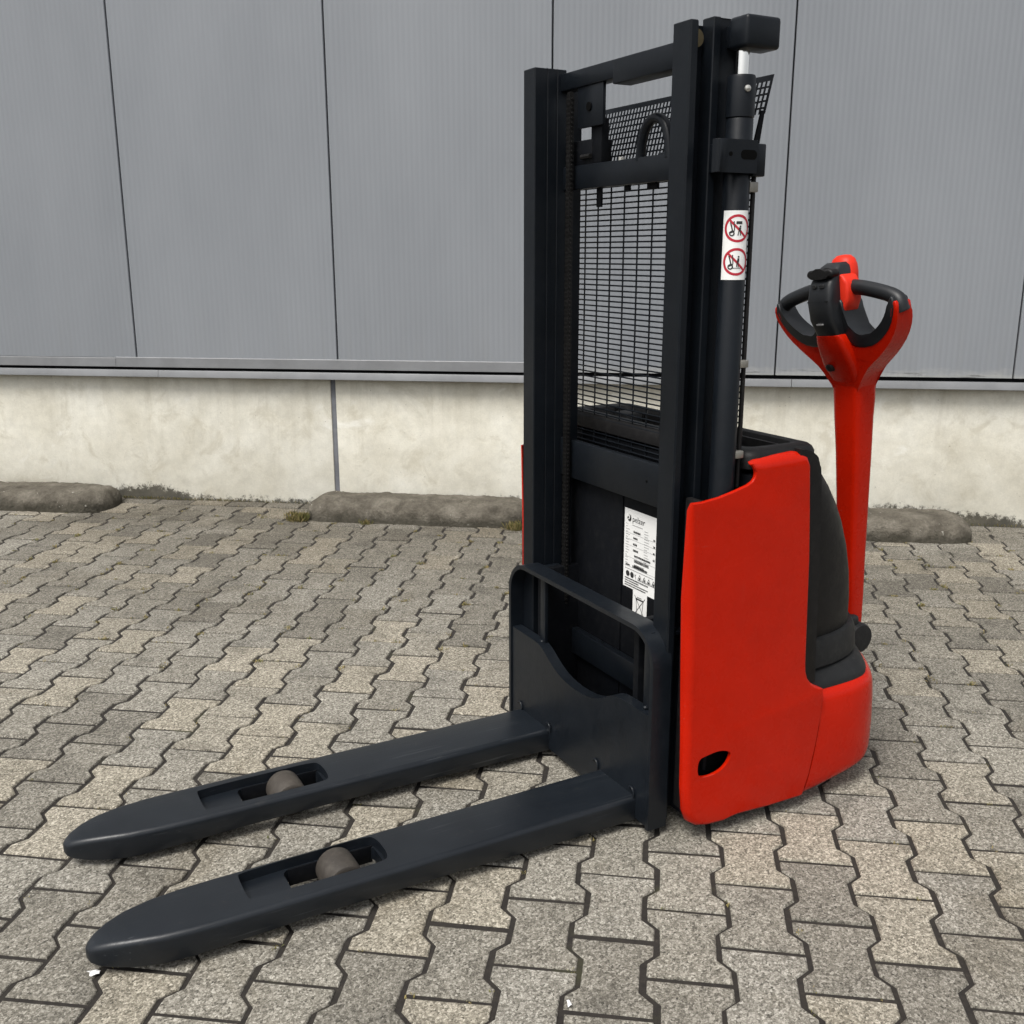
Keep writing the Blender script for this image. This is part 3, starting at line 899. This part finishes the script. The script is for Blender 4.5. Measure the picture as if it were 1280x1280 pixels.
for i in range(2):
    flat(bm, disc_polys(LY0 + .020 + i * .0185, LZ0 + .037, .0078), LX + .0007)
flat(bm, line_polys(LY0 + .050, LZ0 + .042, LY0 + .056, LZ0 + .030, .0016, 1) + line_polys(LY0 + .056, LZ0 + .042, LY0 + .050, LZ0 + .036, .0012, 1), LX + .0007)
for i in range(4):
    yc = LY0 + .072 + i * .0192; z0 = LZ0 + .030
    t = [(yc - .0085, z0), (yc + .0085, z0), (yc, z0 + .0148)]
    for a_, b_ in zip(t, t[1:] + t[:1]): flat(bm, line_polys(*a_, *b_, .0013, 1), LX + .0007)
    flat(bm, [[(yc - .0035, z0 + .002), (yc + .0035, z0 + .002), (yc + .002, z0 + .008), (yc - .002, z0 + .008)]], LX + .0008)
flat(bm, word_rows(LY0 + .008, LZ0 + .0225, 1, .10, .0034, 1, 1) + word_rows(LY0 + .008, LZ0 + .0165, 1, .06, .0030, 1, 1) + word_rows(LY0 + .008, LZ0 + .0105, 1, .10, .0030, 1, 1) + word_rows(LY0 + .008, LZ0 + .0045, 1, .09, .0030, 1, 1), LX + .0007)
obj('plate_print', bm, 'ink', plate, smooth=False)
# wheelie-bin label
BY0, BY1, BZ0, BZ1 = .036, .096, .408, .500
bm = bmesh.new(); box(bm, LX - .001, LX - .0002, BY0, BY1, BZ0, BZ1); lab = obj('disposal_label', bm, 'white', fp, smooth=False)
bm = bmesh.new()
yc = (BY0 + BY1) / 2; zc = .462
lp = line_polys
flat(bm, lp(yc - .017, zc + .018, yc + .017, zc + .018, .004, 1) + lp(yc - .015, zc + .016, yc - .010, zc - .022, .0016, 1) + lp(yc + .015, zc + .016, yc + .010, zc - .022, .0016, 1)
     + lp(yc - .010, zc - .022, yc + .010, zc - .022, .0016, 1) + lp(yc - .022, zc - .026, yc + .022, zc + .026, .0016, 1) + lp(yc + .022, zc - .026, yc - .022, zc + .026, .0016, 1)
     + disc_polys(yc + .010, zc - .025, .0038) + lp(yc - .012, zc + .023, yc + .008, zc + .023, .0016, 1) + [rect(yc - .016, yc + .016, zc - .042, zc - .036)], LX + .0004)
obj('crossed_bin_symbol', bm, 'ink', lab, smooth=False)

# ---- red side panels
def side_panel(s):
    raw = [(-.040, .4, .02), (-.034, .60, .022), (-.0305, .800, .010), (-.0340, .8165, .004), (-.060, .8165, .003), (-.106, .8217, .003), (-.150, .8315, .003), (-.1823, .8400, .003), (-.1960, .8470, .003),
           (-.2025, .8560, .003), (-.2030, .8665, .003), (-.1990, .8760, .003), (-.1900, .8845, .004), (-.1930, .8880, .012), (-.2236, .8925, .022), (-.275, .8975, .026), (-.322, .9000, .026), (-.343, .8960, .022), (-.3575, .8850, .012), (-.3655, .8652, .008),
           (-.3740, .76, .006), (-.3831, .6418, .006), (-.3895, .50, .006), (-.3949, .3827, .006), (-.3985, .362, .008), (-.4065, .3430, .010), (-.4180, .3290, .010), (-.4318, .3190, .010), (-.4470, .3115, .008), (-.4570, .3060, .003),
           (-.4585, .285, .002), (-.4540, .22, .002), (-.4440, .150, .002), (-.4300, .085, .002), (-.4150, .034, .004), (-.405, .0305, .006), (-.303, .0315, .008), (-.215, .0370, .008), (-.190, .0355, .008), (-.168, .0320, .008), (-.120, .0335, .012), (-.088, .040, .015), (-.066, .055, .018), (-.054, .085, .018), (-.0475, .15, .018), (-.045, .25, .018)]
    yo = .405 if s > 0 else .366
    if s < 0: raw = [(min(x, -.048 + (x + .0305) * .3) if x > -.06 else x, z_, r_ * .6) for x, z_, r_ in raw]
    n = len(raw)
    nrm = []
    for i in range(n):
        a, c = Vector(raw[i - 1][:2]), Vector(raw[(i + 1) % n][:2])
        d = (c - a).normalized()
        nrm.append(Vector((-d.y, d.x)))                         # inward for this winding
    bm = bmesh.new()
    K = 5
    rings = [[(p[0], yo - p[2] - .005, p[1]) for p in raw]]
    for j in range(K + 1):
        th = R(90 * j / K)
        rings.append([(p[0] + nrm[i].x * p[2] * (1 - math.cos(th)), yo - p[2] + p[2] * math.sin(th), p[1] + nrm[i].y * p[2] * (1 - math.cos(th))) for i, p in enumerate(raw)])
    # thin edge: start near the face for narrow radii
    rv = [[bm.verts.new((x, y * s, z_)) for x, y, z_ in r] for r in rings]
    for a, b in zip(rv, rv[1:]):
        for k in range(n): bm.faces.new((a[k], a[(k + 1) % n], b[(k + 1) % n], b[k]))
    hole = smooth_poly([(-.0830, .2125), (-.1000, .2165), (-.1400, .2215), (-.1700, .2130), (-.1790, .2010), (-.1600, .1720), (-.1200, .1610), (-.0860, .1660), (-.0790, .1850)], 2, True)
    H0 = [bm.verts.new((x, (yo + .0002) * s, z_)) for x, z_ in hole]
    H1 = [bm.verts.new((x * .985 - .0018, (yo - .008) * s, z_ * .985 + .003)) for x, z_ in hole]
    for k in range(len(H0)): bm.faces.new((H0[k], H0[(k + 1) % len(H0)], H1[(k + 1) % len(H0)], H1[k]))
    loop = [Vector((v.co.x, v.co.z, 0)) for v in rv[-1]]
    hl = [Vector((v.co.x, v.co.z, 0)) for v in H0]
    allv = rv[-1] + H0
    for t in geometry.tessellate_polygon([loop, hl]):
        try: bm.faces.new([allv[k] for k in t])
        except ValueError: pass
    o = obj('side_panel', bm, 'red', ST, 40)
    bm = bmesh.new(); box(bm, -.19, -.07, min(s * .352, s * .372), max(s * .352, s * .372), .150, .232, .002); ca = obj('slot_cavity', bm, 'void', o)
    bm = bmesh.new(); tube(bm, [(-.122, s * .374, .165), (-.122, s * .374, .215)], .007, 8); obj('latch_pin', bm, 'dark', o)
    return o
side_panel(1); side_panel(-1)

# ---- rear bumper / skirt
def plan_ring(half, z_, inset=0.0, xf=-.412):
    pts = []
    n = len(half)
    for i, p in enumerate(half):
        a, c = Vector(half[max(i - 1, 0)]), Vector(half[min(i + 1, n - 1)])
        d = (c - a).normalized(); nn = Vector((-d.y, d.x))       # towards the inside
        if nn.dot(Vector((-.55, 0)) - Vector(p)) < 0: nn = -nn
        q = Vector(p) + nn * inset
        pts.append((q.x, max(q.y, 0), z_))
    other = [(x, -y, z_) for x, y, z_ in reversed(pts[:-1])]
    return [(xf, pts[0][1], z_)] + pts + other + [(xf, -pts[0][1], z_)]
half = smooth_poly([(-.462, .4030), (-.545, .4028), (-.606, .3990), (-.656, .3850), (-.704, .3440), (-.768, .2560), (-.812, .168), (-.840, .08), (-.848, 0)], 2)
SEAMX = [(.03, -.4155), (.085, -.4300), (.150, -.4440), (.22, -.4540), (.285, -.4585), (.40, -.4585)]
def seam_x(z_):
    for (a, xa), (b, xb) in zip(SEAMX, SEAMX[1:]):
        if z_ <= b: return xa + (xb - xa) * (z_ - a) / (b - a)
    return -.4585
bm = bmesh.new()
prof = [(.032, .010), (.036, .005), (.046, .002), (.062, .0), (.12, -.001), (.20, .001), (.258, .005), (.274, .009), (.285, .016), (.291, .028), (.293, .05)]
rings = []
for z_, ins in prof:
    xs = seam_x(z_) - .0050
    r_ = plan_ring(half, z_, ins, xs)
    r_ = [(xs if k in (1, len(r_) - 2) else x, y, z) for k, (x, y, z) in enumerate(r_)]
    r_[0] = (xs, r_[1][1] - .035, z_); r_[-1] = (xs, -r_[0][1], z_)
    rings.append([(x, y, z + max(0, -x - .43) * .15 * (1 - (z_ - .03) / .27)) for x, y, z in r_])
loft(bm, rings)
obj('rear_bumper', bm, 'red', ST, 40)
bm = bmesh.new()
loft(bm, [plan_ring(half, .27, .024, -.40), plan_ring(half, .297, .024, -.40), plan_ring(half, .304, .028, -.40), plan_ring(half, .322, .040, -.40), plan_ring(half, .330, .062, -.40), plan_ring(half, .331, .12, -.40)])
base = obj('drive_cover', bm, 'rubber', ST, 40)
# hood of the drive unit
def sup_half(W, D, n=3.0, k=16):
    out = []
    for i in range(k + 1):
        a = math.pi / 2 * i / k
        out.append((-.40 - D * math.sin(a) ** (2 / n), W * max(0, math.cos(a)) ** (2 / n)))
    return out
def hood_ring(W, D, z_): return plan_ring(sup_half(W, D), z_, 0, -.395)
bm = bmesh.new()
loft(bm, [hood_ring(.352, .350, .330), hood_ring(.358, .362, .337), hood_ring(.356, .358, .385), hood_ring(.350, .348, .405), hood_ring(.335, .32, .410)])
obj('hood_collar', bm, 'rubber', base, 40)
bm = bmesh.new()
hs_ = [(.336, .335, .395), (.340, .338, .41), (.342, .334, .468), (.343, .322, .54), (.344, .300, .61), (.345, .266, .68), (.345, .232, .73), (.344, .190, .78), (.342, .145, .82), (.338, .100, .85), (.330, .060, .867), (.32, .04, .872)]
loft(bm, [hood_ring(*a) for a in hs_])
obj('motor_hood', bm, 'black', ST, 40)
# frame strip between the red panels and the hood
bm = bmesh.new()
strip_ = smooth_poly([(-.335, .904), (-.362, .900), (-.392, .884), (-.404, .858), (-.412, .76), (-.420, .62), (-.432, .36), (-.435, .325)], 2)
prism(bm, strip_ + [(-.38, .325), (-.345, .80), (-.335, .86)], -.3985, .3985, 'y', .004, 2)
obj('rear_frame', bm, 'black', ST, 40)
# battery lid with a recessed tray
bm = bmesh.new()
o_ = rrect(-.408, -.196, -.386, .386, .030, 5); i_ = rrect(-.378, -.240, -.330, .330, .022, 5)
lv = [(o_, .868, 1), (o_, .893, 1), (o_, .903, .985), (o_, .908, .965), (i_, .908, 1.03), (i_, .906, 1.01), (i_, .900, 1.0), (i_, .872, .96)]
cxl, cyl_ = -.302, 0
rings = [[(cxl + (x - cxl) * (1 - (1 - k) * 2.2), y * k, z_) for x, y in pts] for pts, z_, k in lv]
loft(bm, rings)
lid = obj('battery_lid', bm, 'black', ST, 40)
bm = bmesh.new(); box(bm, -.36, -.285, -.10, .10, .870, .888, .006); obj('lid_tray_rib', bm, 'black', lid)
bm = bmesh.new(); box(bm, -.32, -.265, -.235, -.175, .873, .912, .006); obj('charging_socket', bm, 'rubber', lid)

# ---- wheels under the drive end
bm = bmesh.new(); lathe(bm, [(.06, -.035), (.095, -.035), (.10, -.028), (.10, .028), (.095, .035), (.06, .035)], (-.60, 0, .10), 'y', 28)
obj('drive_wheel', bm, 'roller', ST)
for s in (-1, 1):
    bm = bmesh.new(); lathe(bm, [(.03, -.02), (.055, -.02), (.058, 0), (.055, .02), (.03, .02)], (-.52, s * .28, .058), 'y', 20)
    obj('castor_wheel', bm, 'roller', ST)

# ---- tiller
TB = Vector((-.872, .085, .280))                                # pivot
HD = Vector((-.811, .085, 1.215))                               # centre of the grips
TYAW, TROLL = R(3), R(4.5)
zax = (HD - TB).normalized()
fx = Vector((math.cos(TYAW), math.sin(TYAW), 0)); fx = (fx - zax * fx.dot(zax)).normalized()
ux = zax.cross(fx).normalized()
def TP(u, w_, d): return HD + ux * u + zax * w_ + fx * d          # u: to the picture's right, w: up, d: towards the mast
rollm = Matrix.Rotation(TROLL, 3, fx)
def TH(u, w_, d):
    # grips stand a little out of square with the arm; the twist fades out at the neck
    w_ = w_ * (.80 if w_ < 0 else .92); u = u * .92
    k = min(1, max(0, (w_ + .235) / .14)); d = d * (1 - .35 * min(1, abs(u) / .19))
    d *= 1 - .14 * min(1, max(0, (-w_ - .17) / .07))
    d += .072 * min(1, max(0, (w_ + .245) / .22))
    u *= 1.06
    return HD + Matrix.Rotation(TROLL * k, 3, fx) @ (ux * u + zax * w_ + fx * d)
def rr_ring(fn, w_, hu, hd, r, off=0, n=4):
    return [fn(a, w_, b + off) for a, b in rrect(-hu, hu, -hd, hd, r, n)]
LEN = (HD - TB).length
bm = bmesh.new()
stn = [(-LEN + .02, .031, .026, .012, -.006), (-LEN + .10, .033, .028, .013, -.006), (-.72, .0330, .030, .015, -.007), (-.55, .0365, .033, .016, -.006), (-.42, .0400, .036, .017, -.004), (-.32, .0430, .039, .018, .0), (-.27, .0450, .0415, .019, .0), (-.215, .046, .042, .019, .004)]
loft(bm, [rr_ring(TP, *a) for a in stn])
arm = obj('tiller_arm', bm, 'red', ST, 40)
# bowl-shaped red head
def extr(bm, pts, d0, d1, bev, seg=4, fn=TH):
    """outline in (u,w) given a thickness in d, rounded edges"""
    n = len(pts)
    A_ = [bm.verts.new((p[0], p[1], d0)) for p in pts]; B_ = [bm.verts.new((p[0], p[1], d1)) for p in pts]
    fs = [bm.faces.new(A_), bm.faces.new(B_[::-1])]
    for i in range(n): fs.append(bm.faces.new((A_[i], B_[i], B_[(i + 1) % n], A_[(i + 1) % n])))
    bmesh.ops.bevel(bm, geom=list(set(fs[0].edges) | set(fs[1].edges)), offset=bev, segments=seg, affect='EDGES', profile=.5, clamp_overlap=True)
    for v in bm.verts: v.co = fn(*v.co)
hr = [(.036, -.335), (.043, -.300), (.055, -.255), (.094, -.212), (.136, -.172), (.174, -.126), (.198, -.078), (.206, -.036), (.203, -.012), (.192, -.014), (.188, -.045), (.172, -.088), (.142, -.124), (.100, -.152), (.062, -.160), (.036, -.140), (.018, -.112), (0, -.104)]
outl = smooth_poly(hr + [(-u, w_) for u, w_ in reversed(hr[:-1])], 1, True)
bm = bmesh.new()
extr(bm, outl, -.042, .044, .0125, 4)
head = obj('tiller_head', bm, 'red', arm, 50)
for s in (-1, 1):
    # black liner of each hand opening
    lo = [(.030, .0), (.034, -.118), (.052, -.146), (.080, -.158), (.118, -.146), (.150, -.122), (.178, -.086), (.194, -.044), (.198, -.006), (.186, .004),
          (.176, -.036), (.160, -.066), (.134, -.095), (.106, -.115), (.084, -.121), (.068, -.113), (.054, -.095), (.048, -.040), (.046, .0)]
    bm = bmesh.new(); extr(bm, smooth_poly([(s * u, w_) for u, w_ in lo], 1, True), -.042, .046, .006, 3)
    obj('opening_liner', bm, 'gripm', head, 50)
    bm = bmesh.new()
    path = smooth_poly([(.030, .034), (.080, .029), (.140, .014), (.176, .002), (.195, -.014), (.198, -.044)], 2)
    tube(bm, [TH(s * u, w_, .004) for u, w_ in path], [.0190] * (len(path) - 5) + [.0192, .0195, .0200, .0205, .0200], 16)
    obj('hand_grip', bm, 'gripm', head, 60)
    # red thumb collar at the root of each grip
    bm = bmesh.new()
    extr(bm, [(s * .028, -.046), (s * .050, -.034), (s * .062, .000), (s * .060, .044), (s * .046, .066), (s * .026, .072)], -.020, .040, .008, 3)
    obj('thumb_collar', bm, 'redcap', head, 50)
bm = bmesh.new()
sh = [(-.335, .034, .030, .016, .0), (-.28, .044, .040, .018, .003), (-.22, .053, .050, .018, .012), (-.17, .051, .052, .018, .020), (-.135, .046, .050, .016, .028), (-.112, .040, .044, .013, .034), (-.104, .034, .036, .010, .034)]
loft(bm, [rr_ring(TH, *a) for a in sh])
obj('front_shield', bm, 'red', head, 45)
# control console: leans back towards the top
bm = bmesh.new()
cs = [(-.135, .030, .034, .010, .030), (-.115, .037, .042, .012, .034), (-.06, .039, .046, .013, .040), (.0, .039, .046, .013, .040), (.045, .038, .043, .013, .032), (.075, .036, .036, .013, .020), (.092, .032, .028, .012, .008), (.102, .024, .017, .008, .002)]
loft(bm, [rr_ring(TH, a, b, c, d, e) for a, b, c, d, e in cs])
cons = obj('control_console', bm, 'gripm', head, 45)
bm = bmesh.new(); extr(bm, rrect(-.034, .034, -.0015, .0005, .0008, 2), .070, .0870, .0002, 1); obj('console_seam', bm, 'void', cons)
bm = bmesh.new()
extr(bm, smooth_poly([(-.043, .066), (-.044, .080), (-.030, .088), (0, .082), (.030, .088), (.044, .080), (.043, .066), (.020, .060), (-.020, .060)], 1, True), .042, .076, .006, 3)
obj('rocker_switch', bm, 'black', cons, 50)
for u in (-.013, .013):
    bm = bmesh.new(); extr(bm, rrect(u - .007, u + .007, .036, .046, .003, 3), .065, .0795, .001, 1); obj('button', bm, 'rubber', cons)
bm = bmesh.new(); extr(bm, rrect(-.010, .010, -.076, -.070, .002, 2), .06, .0885, .0005, 1); obj('indicator_mark', bm, 'inkgrey', cons)
# belly button (red safety cap) on the top rear
bm = bmesh.new()
prof = [(.006, .062), (.022, .060), (.036, .050), (.043, .034), (.046, .012), (.044, -.03), (.036, -.04)]
rings = []
for r_, a in prof:
    rings.append([TH(r_ * .86 * math.cos(2 * math.pi * k / 24), .060 + a * .98, -.024 + r_ * .72 * math.sin(2 * math.pi * k / 24)) for k in range(24)])
loft(bm, rings)
obj('safety_cap', bm, 'redcap', head, 60)
# black knob low on the front
bm = bmesh.new()
rings = []
for r_, a in ((.013, .040), (.013, .066), (.011, .071), (.004, .073)):
    rings.append([TH(-.020 + r_ * math.cos(2 * math.pi * k / 16), -.222 + r_ * math.sin(2 * math.pi * k / 16), a) for k in range(16)])
loft(bm, rings)
obj('horn_button', bm, 'black', head, 40)
# pivot housing
bm = bmesh.new()
lathe(bm, [(.020, -.075), (.040, -.072), (.044, -.064), (.044, .058), (.040, .066), (.020, .068)], TB + Vector((.004, -.005, -.012)), 'y', 28)
piv = obj('pivot_housing', bm, 'rubber', arm, 40)
bm = bmesh.new(); box(bm, -.87, -.68, .035, .135, .280, .335, .012, 3); obj('pivot_bracket', bm, 'rubber', arm, 40)

# ------------------------------------------------------------------ weeds and litter
def leaf(bm, p, az, l, wd, lift):
    d = Vector((math.cos(az), math.sin(az), 0)); s = Vector((-d.y, d.x, 0)) * wd
    m = p + d * l * .55 + Vector((0, 0, lift * .75)); e = p + d * l + Vector((0, 0, lift))
    a, b, c, t = bm.verts.new(p), bm.verts.new(m + s), bm.verts.new(m - s), bm.verts.new(e)
    bm.faces.new((a, b, t)); bm.faces.new((a, t, c))
rw = random.Random(21)
bm = bmesh.new()
cand = [s for s in spots if s[0] < 50]
for d, cx, cy in cand:
    pr = .32 if cy < 3.0 else .50
    for q in range(2):
        if rw.random() > pr: continue
        k = rw.choice((0, 1, 2))
        px, py = ((cx + P / 2 + rw.uniform(-.006, .012), cy + rw.uniform(-.1, .1)), (cx + rw.uniform(-.07, .07), cy + PL / 2), (cx - P / 2, cy + rw.uniform(-.1, .1)))[k]
        n = rw.randint(4, 11) if cy < 3 else rw.randint(8, 30)
        sc = rw.uniform(.5, 1.0) * (.75 if cy < 3 else 1.1)
        for i in range(n):
            leaf(bm, Vector((px + rw.gauss(0, .007 * sc), py + rw.gauss(0, .007 * sc), -.004)), rw.uniform(0, 6.3), rw.uniform(.004, .013) * sc, rw.uniform(.001, .0025) * sc, rw.uniform(.003, .014) * sc)
tag(obj('joint_moss', bm, 'weed', smooth=False), 'tiny dry moss and weed sprigs growing in the paver joints', 'weeds', kind='stuff')
bm = bmesh.new()
for i in range(2600):
    x = rw.uniform(-3.6, 3.2)
    if rw.random() > .35 + .65 * max(0, math.sin(x * 2.1 + 1.0)): continue
    leaf(bm, Vector((x, WALL_Y - rw.uniform(.003, .022), .0)), rw.uniform(3.4, 6.0), rw.uniform(.004, .014), rw.uniform(.001, .003), rw.uniform(.003, .022))
tag(obj('wall_foot_moss', bm, 'weed', smooth=False), 'ragged dry moss along the foot of the plinth', 'moss', kind='stuff')
def tuft(x, y, n, sz, label):
    bm = bmesh.new()
    for i in range(n):
        leaf(bm, Vector((rw.gauss(0, .022 * sz), rw.gauss(0, .014 * sz), -.004)), rw.uniform(0, 6.3), rw.uniform(.010, .030) * sz, rw.uniform(.0009, .0024) * sz, rw.uniform(.004, .050) * sz)
    o = tag(obj('weed_tuft', bm, 'weed', smooth=False), label, 'weed', 'weeds at the wheel stops')
    o.location = (x, y, 0)
tuft(-1.785, 4.86, 330, 1.15, 'yellow-green weed tuft at the wheel stop end beside the plinth joint')
tuft(-.655, 4.83, 220, 1.1, 'sprawling weed at the wheel stop end beside the red stacker body')
tuft(-1.42, 4.835, 90, .7, 'small weed sprig along the middle front of the mossy wheel stop')
def scrap(x, y, rz, sz, label):
    bm = bmesh.new()
    g_ = [[bm.verts.new(((i - 1.5) * .012 * sz + rw.uniform(-.003, .003), (j - 1) * .008 * sz + rw.uniform(-.002, .002), rw.uniform(.001, .008))) for j in range(3)] for i in range(4)]
    for i in range(3):
        for j in range(2):
            bm.faces.new((g_[i][j], g_[i + 1][j], g_[i + 1][j + 1], g_[i][j + 1]))
    ex = bmesh.ops.extrude_face_region(bm, geom=list(bm.faces))
    for v in [q for q in ex['geom'] if isinstance(q, bmesh.types.BMVert)]: v.co.z -= .0008
    o = tag(obj('paper_scrap', bm, 'paper', smooth=False), label, 'litter', 'bits of paper litter')
    o.location = (x, y, 0); o.rotation_euler = (0, 0, rz)
def ground_pt(u, v):
    d = fwd + rg2 * (u - 640) / FPX - up2 * (v - 640) / FPX
    return Vector((0, 0, CAM_H)) + d * (-CAM_H / d.z)
g1 = ground_pt(117, 1218); g2 = ground_pt(711, 1256)
scrap(g1.x, g1.y, .4, .55, 'crumpled white paper scrap beside the tip of the stacker fork')
scrap(g2.x, g2.y, 1.9, .45, 'tiny white paper scrap on the open paving away from the forks')
